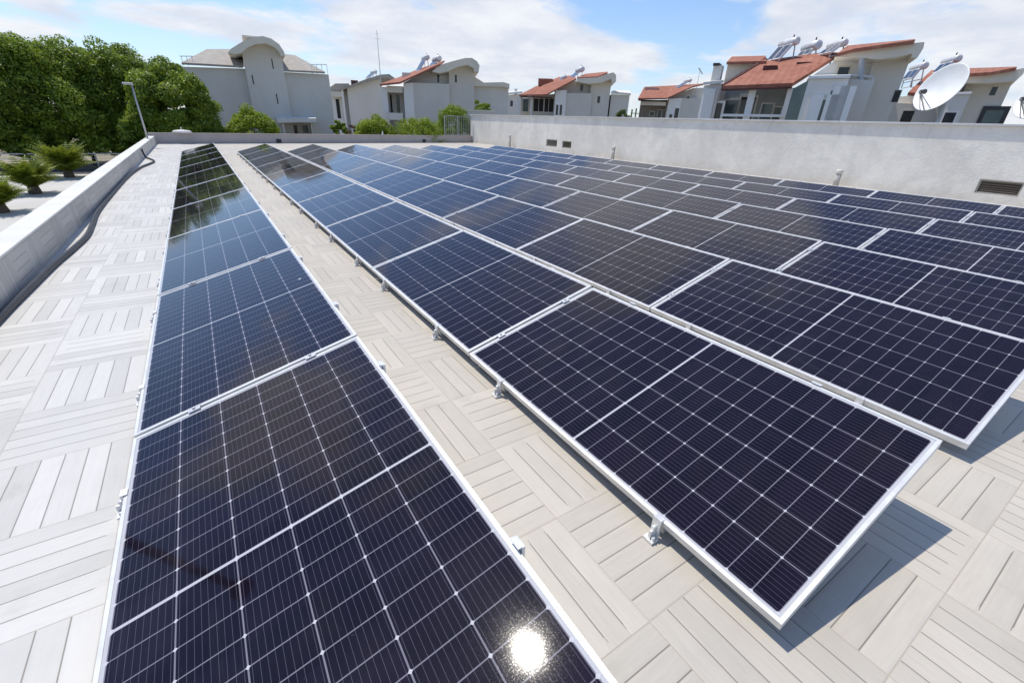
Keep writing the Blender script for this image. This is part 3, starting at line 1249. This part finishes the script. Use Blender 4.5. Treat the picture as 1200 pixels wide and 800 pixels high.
# --- house 3: swoosh roof and balcony
h = House('balcony_house', 'grey house with cream curved roof, second from the left, railing before it', 525, 46)
h.wall('tower_wall', [(526, 83), (538, 78), (548, 76), (555.5, 81)], 0, 9, M_H1)
h.wall('wing_wall', [(484, 97), (526.5, 98.6)], -.5, 8, M_H1)
h.wall('gable_wall', [(473, 97), (508, 80), (527, 78)], .9, 8, M_H3)
h.wall('wing_wall', [(555, 101), (590, 102), (596, 103)], .6, 8, M_H1)
h.poly('wing_roof', [(555, 101), (556, 90), (567, 97), (590, 96.5), (597, 98.5), (597, 104), (590, 102)], .2, 8.5, M_CREAM)
h.poly('curved_roof', [(506, 84), (515, 76.5), (530, 72), (545, 68.2), (553, 68), (559, 72), (562, 77), (561, 84.5), (556, 84.5),
                       (555, 80), (548, 76), (538, 78), (526, 83.5), (515, 86)], -1.1, 11, M_CREAM)
h.slab('tiled_roof', [(445, 101, -1.2), (469, 98.5, -1.2), (516, 77, -1.2), (521, 73, 6), (488, 84, 6), (468, 92.5, 6)], .15, M_RED)
h.rect('balcony_band', 453, 100.5, 472, 109, -.8, 1.0, M_CREAM)
h.wall('balcony_back', [(453, 104), (473, 103)], 1.2, 7, M_H1)
h.window(455, 111, 461, 138, 1.2, M_H2, M_GLASS)
h.window(464, 111, 470, 138, 1.2, M_H2, M_GLASS)
h.wall('balcony_pier', [(472.5, 98), (484, 97)], -.7, 7, M_H3)
h.wall('balcony_pier', [(446, 102), (453, 102)], -.8, 7, M_H3)
h.rect('balcony_parapet', 453.2, 132, 472.4, 141, -.9, .2, M_H2)
h.window(512, 87, 515, 97, .9, M_H3)
h.window(533, 88, 535.5, 97, 0, M_H1, M_GLASS, .03)
h.rect('chimney', 471, 85, 481, 92, 3, 1, M_CREAM)
heater(h, 'solar heater standing left on the roof of the curved roof house', 490, 84, 498, 70, 3.0, .36, 1.7)
heater(h, 'solar heater standing right, near the curved fascia of same house', 506, 78, 511, 72, 3.0, .42, 2.0)

# --- far pale block between
h = House('pale_far_house', 'far pale flat house just left of the dark veranda house', 602, 72)
h.wall('front_wall', [(592, 112), (611, 110)], 0, 8, M_H2)
h.slab('flat_roof', [(591, 111.5, -.5), (612, 109.5, -.5), (611, 108, 6), (592, 110, 6)], .25, M_H3)
h.window(598, 118, 601, 125, 0, M_H3)
h.rect('chimney', 603, 104, 606, 111, 2, .8, M_H1)

# --- house 4: dark veranda
h = House('veranda_house', 'grey house with red roof and dark veranda glass, above wall corner', 675, 55)
h.wall('tower_wall', [(693, 97), (705, 96), (717, 91)], 0, 9, M_H1)
h.wall('wing_wall', [(664, 109), (694, 109.5)], -.4, 8, M_H1)
h.wall('gable_wall', [(650, 105), (673, 95), (694, 95)], .8, 8, M_H2)
h.wall('wing_wall', [(716.5, 110.5), (738, 112)], .6, 8, M_H1)
h.slab('wing_roof', [(716, 110, .3), (739, 112, .3), (738, 108.5, 6), (720, 108, 6)], .2, M_H2)
h.poly('curved_roof', [(676, 96), (678, 92), (700, 91), (711, 87), (719, 85), (722, 88), (722, 95.5), (717, 97), (716.5, 92.5), (705, 97), (690, 98.5)], -1.1, 11, M_CREAM)
h.slab('tiled_roof', [(676, 92.5, -1), (700, 91.3, -1), (712, 86.6, -1), (712, 85.5, 6), (686, 88, 6)], .12, M_RED)
h.slab('tiled_roof', [(608.5, 113, -1.3), (640, 112.5, -1.3), (675, 94, -1.3), (672, 90, 5), (655, 92, 5), (628, 103, 3)], .15, M_RED)
h.rect('eave_board', 609, 112.6, 647, 114.4, -1.25, 1.5, M_REDEDGE)
h.wall('veranda_back', [(610, 114), (652, 110)], 1.3, 7, M_H2)
h.window(625.5, 115.5, 637, 131, 1.25, M_H3, M_ROOM)
h.window(638, 115.5, 648, 131.5, 1.25, M_H3, M_ROOM)
h.window(611.5, 116, 619, 131, 1.25, M_H3, M_GREENGLASS)
h.wall('pier', [(608, 113.5), (610.6, 113.5)], -1, 2, M_H3)
h.wall('pier', [(621.5, 114), (624.5, 114)], -.6, 1.5, M_H2)
h.wall('white_bay', [(651, 106.5), (664.2, 105.5)], -.8, 7, M_H3)
for u in (651.8, 656.3):
    h.window(u, 123, u + 1.9, 135, -.8, M_H3, M_GLASS, .03)
h.rect('dormer', 631, 92, 647, 100, 2.2, 1.6, M_RED)
h.window(680.4, 99.5, 683, 107, .8, M_H2)
h.window(700.4, 113, 702.8, 121, 0, M_H1, M_GLASS, .03)
heater(h, 'dark solar heater on the roof of the dark veranda house', 668, 93, 679, 84, 2.0, .45, 2.2)
heater(h, 'white solar heater left on the red roof of veranda house', 650, 98.5, 660, 92, 2.0, .3, 1.8)
# posts of a trellis near it
o = empty('trellis', spot(744, 45, ZG))
for dx in (-.5, -.0, .55):
    mb = MB()
    mb.bar((dx, 0, 0), (dx, 0, height(744, 127 - dx * 3, 45) - ZG), .06)
    mb.build('post', plain('timber', (.10, .08, .06), .8), o)
mb = MB()
z = height(744, 133, 45) - ZG
mb.bar((-.6, 0, z), (.6, 0, z), .04)
mb.build('crossbar', plain('timber_light', (.30, .25, .18), .8), o)
tag(o, 'dark timber posts standing between two red roofed houses', 'trellis')

# --- house 5
h = House('low_red_house', 'small far house with red roof and brown veranda, beside tall chimney', 787, 62)
h.wall('wing_wall', [(799, 115), (823, 115)], -.3, 8, M_H1)
h.wall('gable_wall', [(783, 114), (812, 103.5), (826, 103)], .6, 8, M_CREAM)
h.slab('tiled_roof', [(747.5, 117, -1.2), (781, 116.6, -1.2), (811, 103, -1.2), (826, 99.5, 5), (787, 102, 5), (755, 103.5, 4)], .15, M_RED)
h.rect('eave_board', 748, 116.8, 781, 118.4, -1.15, 1.4, M_REDEDGE)
h.wall('veranda_back', [(751, 118), (785, 117)], 1.2, 7, plain('brown_render', (.27, .24, .20), .9))
h.rect('veranda_band', 751, 119, 780, 124, -.6, .6, M_CREAM)
h.window(771.5, 129, 775, 139, 1.2, M_H1)
h.window(776.3, 129, 780, 139, 1.2, M_H1)
h.window(762, 131, 766, 136, 1.2, M_H1)
h.wall('white_bay', [(784, 116), (799.5, 115)], -.7, 7, M_H3)
h.window(784.6, 134, 786.6, 142, -.7, M_H3)
h.window(791.5, 127, 793.5, 142, -.7, M_H3)
h.rect('dormer', 756, 102.5, 771, 109, 2.5, 1.6, plain('pink_render', (.55, .33, .27), .9))
h.window(805, 113, 808, 115.6, -.3, M_H1)
heater(h, 'solar heater on the small far house with brown veranda', 793, 103.5, 806, 96, 2.0, .32, 2.0)
o = empty('roof_antenna', h.c + Vector((0, 0, 0)) + h.x * h.at(817, 100, 2).x + h.n * 2)
zb, zt = h.at(817, 100, 2).z, h.at(814, 80, 2).z
MB().bar((0, 0, zb - .4), (0, 0, zt), .025, .02, 6).build('mast', M_LAMP, o)
mb = MB()
mb.bar((-.35, 0, zt), (.6, 0, zt - .55), .05)
mb.build('reflector', M_LAMP, o)
tag(o, 'thin tilted aerial on the small red roofed far house', 'aerial')

# --- house 6: the big one on the right
h = House('large_villa', 'nearest large villa with red tiled roof, veranda and curved gable above wall', 955, 25)
h.wall('white_block', [(825, 100.5), (846, 98)], 0, 6, M_H3)
h.slab('block_cap', [(823.5, 100, -.25), (847, 97.6, -.25), (848, 96, 6), (826, 98.5, 6)], .12, M_H2)
h.window(834.5, 121, 841, 150, 0, M_H3, M_GLASS, .1, 'door')
h.rect('pilaster', 826.5, 104, 829.5, 150, -.25, .25, M_H3)
h.rect('pilaster', 831, 104, 833.5, 150, -.15, .15, M_H2)
ch = h.rect('chimney', 836.5, 77, 842, 100, 2, .5, M_H1)
h.rect('chimney_cap', 836, 74, 842.5, 77, 1.9, .7, M_DARK, ch)
h.wall('back_gable', [(853, 75), (897, 74)], 3.2, 5, M_CREAM)
h.slab('back_roof', [(851, 76, 2.8), (897, 75, 2.8), (897, 68.5, 6), (857, 69.5, 6)], .12, M_RED)
h.slab('tiled_roof', [(846, 105, -1.6), (928, 102, -1.6), (985, 65.5, 3.8), (960, 66, 3.8), (896, 74.5, 3.8)], .14, M_RED)
h.poly('eave_board', [(845.5, 106.5), (845.5, 104.8), (928, 101.8), (928, 103.6)], -1.75, .15, M_REDEDGE)
h.slab('verge', [(845, 105.5, -1.5), (848, 105.5, -1.5), (898, 75, 3.9), (895, 73.5, 3.9)], .22, M_REDEDGE)
# two little roof lights
for q in ((895, 77, 909, 84), (934, 73, 949, 80)):
    h.rect('roof_light', *q, 1.2 if q[0] < 900 else 1.8, 1.0, M_REDEDGE)
h.wall('veranda_back', [(847, 106), (932, 103)], 1.6, 5, plain('sage_render', (.33, .37, .36), .9))
h.wall('side_glazing', [(929.5, 104), (948, 94)], -2.2, .06, M_GREENGLASS)
h.window(869.5, 114, 880.5, 140, 1.6, M_H2, M_GLASS, .08)
h.window(908, 126, 916, 140, 1.6, M_H2, M_GLASS, .06)
h.window(918, 126, 925, 140, 1.6, M_H2, M_GLASS, .06)
h.window(850, 118, 861, 140, 1.6, M_H2, M_GREENGLASS, .06)
h.window(894, 122, 902, 140, 1.6, M_H2, M_GREENGLASS, .06)
mb = MB()
for u in (883, 928):
    p = h.at(u, 104, -1.3)
    mb = MB()
    mb.box(p.x - .13, p.x + .13, -1.43, -1.17, 0, p.z)
    mb.build('column', M_H3, h.o)
mb = MB()
a, b_ = h.at(845, 135, -1.45), h.at(924, 136, -1.45)
mb.bar(a, b_, .07)
mb.bar(a - Vector((0, 0, .5)), b_ - Vector((0, 0, .5)), .03)
mb.build('veranda_rail', M_H3, h.o)
h.wall('gable_wall', [(946, 93), (985, 67), (1010, 64), (1068, 58)], .4, 6, M_H3)
h.wall('tower_wall', [(1024, 72), (1045, 70), (1069, 63)], 0, 8, M_H1)
h.poly('curved_roof', [(978, 67), (1000, 61), (1040, 55), (1072, 50.5), (1083.5, 49.5), (1082, 57), (1075, 68), (1068.5, 68), (1069, 63), (1050, 67.5), (1030, 70), (1000, 67)], -1.0, 9, M_CREAM)
h.slab('tiled_roof', [(980, 67, -1.2), (1000, 61.5, -1.2), (1071, 51.5, -1.2), (1071, 49.5, 6), (992, 57, 6)], .12, M_RED)
h.wall('balcony_block', [(948, 93), (995.5, 92)], -2.4, 2.7, M_H2)
h.wall('balcony_block', [(995.6, 92.6), (1025, 94.6)], -1.0, 1.3, M_H1)
h.slab('balcony_cap', [(947, 92.5, -2.5), (996, 91.6, -2.5), (996, 90.5, .3), (950, 91.5, .3)], .1, M_H3)
for u0, u1 in ((952, 954.5), (970, 972.5), (978, 981), (986, 988.5)):
    h.rect('pilaster', u0, 111 if u0 < 975 else 101, u1, 150, -2.55, .14, M_H3)
h.window(956, 117, 968.5, 150, -2.4, M_H3, M_GREENGLASS, .06)
h.window(974, 106, 977, 150, -2.4, M_H3, M_GREENGLASS, .03)
h.window(983.5, 79, 993, 89.5, .4, M_CREAM, M_GLASS, .07)
p = h.at(1011, 96, -.9)
pt = h.at(1011, 63, -.9)
MB().bar((p.x, -.9, p.z - .3), (pt.x, -.9, pt.z), .1, .1, 10).build('flue_pipe', M_LAMP, h.o)
mb = MB()
a, b_ = h.at(997, 88, -.95), h.at(1024, 90, -.95)
mb.bar(a, b_, .03)
for k in (0, .5, 1):
    q = a.lerp(b_, k)
    mb.bar(q, q - Vector((0, 0, .35)), .025)
mb.build('terrace_rail', M_ALU2, h.o)
h.window(1049, 106, 1051.5, 120, 0, M_H1, M_GLASS, .02)
heater(h, 'bright white solar heater above the big red tiled roof', 906, 72, 924, 53, 3.4, .30, 1.6, .6)
heater(h, 'middle dark solar heater on the nearest large villa', 941, 67, 948, 59, 4.2, .36, 1.5, .5)
heater(h, 'right solar heater on the nearest large villa, beside the curved gable', 966, 65, 980, 55, 3.0, .26, 1.5, .5)

# --- house 7: behind the dish
h = House('dish_side_house', 'grey house with red roof at the right, partly behind white dish', 1128, 33)
h.wall('tower_wall', [(1134, 96), (1160, 97), (1187, 95)], 0, 8, M_H1)
h.wall('gable_wall', [(1040, 114), (1062, 113), (1085, 98), (1136, 92)], .6, 8, M_H2)
h.poly('curved_roof', [(1105, 97), (1108, 90), (1160, 87), (1190, 82), (1202, 79.5), (1199, 87), (1190, 95), (1187, 95.5), (1160, 97.5), (1134, 97.5)], -1.1, 10, M_CREAM)
h.slab('tiled_roof', [(1104, 92, -1.3), (1160, 88.5, -1.3), (1190, 83, -1.3), (1190, 81.5, 6), (1110, 84, 6)], .13, M_RED)
h.slab('tiled_roof', [(1063, 112, -1.5), (1072, 113, -1.5), (1110, 90, -1.5), (1112, 83, 5), (1090, 86, 5)], .14, M_RED)
h.wall('balcony_block', [(1110, 112), (1137, 111)], -1.8, 2.3, M_H2)
h.slab('balcony_cap', [(1109, 111.6, -1.9), (1138, 110.6, -1.9), (1138, 109.6, .5), (1110, 110.6, .5)], .09, M_H3)
h.wall('lower_wall', [(1035, 120), (1112, 124)], -.6, 3, M_H2)
h.window(1059, 130, 1066, 146, -.6, M_H1, M_ROOM, .05)
h.window(1108, 132, 1114.5, 148, -1.8, M_H3, M_ROOM, .08)
h.window(1156, 129, 1168, 150, 0, M_DARK, M_GREENGLASS, .16, 'door')
h.window(1163, 102, 1165.5, 112, 0, M_H1, M_GLASS, .02)
heater(h, 'grey solar heater on the house partly behind the white dish', 1064, 94, 1074, 82, 1.0, .3, 1.8, .4)
heater(h, 'solar heater tank peeking above the top of the white dish', 1100, 86, 1112, 74, 1.5, .3, 1.8, .4)

# low garden wall beyond the corner
p = spot(564, 38, ZG)
o = empty('garden_wall', p, math.atan2(-p.x, p.y))
zt = height(564, 131, 38) - ZG
MB().box(-1.1, 1.3, 0, .3, 0, zt).build('wall', M_H1, o)
MB().box(-1.2, 1.05, -.06, .36, zt + .002, zt + .12).build('coping', M_CREAM, o)
tag(o, 'short grey garden wall with pale top behind the wall corner', 'wall')


# ------------------------------------------------------------------ satellite dishes beyond the wall
def dish(u, v, D, R, az_off, el, label):
    p = spot(u, D)
    z = height(u, v, D)
    o = empty('satellite_dish', (p.x, p.y, ZG))
    to = Vector((-p.x, -p.y, 0)).normalized()
    to.rotate(Matrix.Rotation(az_off, 3, 'Z'))
    ax = Vector((to.x * math.cos(el), to.y * math.cos(el), math.sin(el)))
    Rm = ax.to_track_quat('Z', 'Y').to_matrix().to_4x4()
    T_ = Matrix.Translation((0, 0, z - ZG)) @ Rm
    prof = []
    n = 12
    for i in range(n + 1):
        r = R * i / n
        prof.append((max(r, .001), .28 * R * (r / R) ** 2))
    rim = [(R + .02, .28 * R + .005), (R + .02, .28 * R - .02)]
    back = [(max(R * i / n, .001), .28 * R * (i / n) ** 2 - .025) for i in range(n, -1, -1)]
    b = MB().lathe(prof + rim + back, 40, T_).build('reflector', M_DISH, o)
    # feed arm from the lower edge, with its head
    side = Rm.to_3x3() @ Vector((0, 1, 0))
    if side.z > 0:
        side = -side
    c0 = Vector((0, 0, z - ZG))
    edge = c0 + side * R * .97 + ax * .27 * R
    feed = c0 + ax * R * 1.05 + side * R * .55
    mb = MB()
    lat = ax.cross(side)
    mb.bar(edge, feed, .022)
    mb.bar(edge + lat * .25 * R - side * .05 * R, feed, .014)
    mb.bar(edge - lat * .25 * R - side * .05 * R, feed, .014)
    mb.build('feed_arm', M_ALU2, o)
    MB().bar(feed, feed + (c0 - feed).normalized() * .16, .05, .07, 10).build('feed_head', M_DISHDARK, o)
    mb = MB()
    back_p = c0 - ax * .25
    mb.bar(c0 - ax * .02, back_p, .10, .08, 8)
    mb.bar((back_p.x, back_p.y, z - ZG + .12), (back_p.x, back_p.y, 0), .055, .06, 10)
    mb.bar(c0 - ax * .01 + side * R * .5, (back_p.x, back_p.y, z - ZG - .8), .02)
    mb.build('mast', M_LAMP, o)
    tag(o, label, 'satellite dish', 'satellite dishes beyond the grey wall')


dish(1092, 106, 20.0, .66, rad(-42), rad(22), 'large white satellite dish standing up behind the grey wall')
dish(1216, 114, 21.0, .66, rad(-42), rad(22), 'satellite dish cut by the right edge of the photo')

# the lamp post left of the view that is mirrored as a dark streak in the nearest module
o = empty('street_lamp', (-4.72, 7.65, ZG))
H = 6.15 - ZG
mb = MB()
mb.lathe([(.13, 0), (.13, .5), (.09, .55), (.085, 2.5), (.07, H - .25)], 14)
mb.build('pole', M_DISHDARK, o)
mb = MB()
mb.lathe([(.06, H - .25), (.20, H - .18), (.22, H), (.12, H + .08), (.02, H + .1)], 16)
mb.build('lamp_head', M_DISHDARK, o)
tag(o, 'dark lamp post whose reflection streaks the glass of the nearest solar panel', 'lamp post')
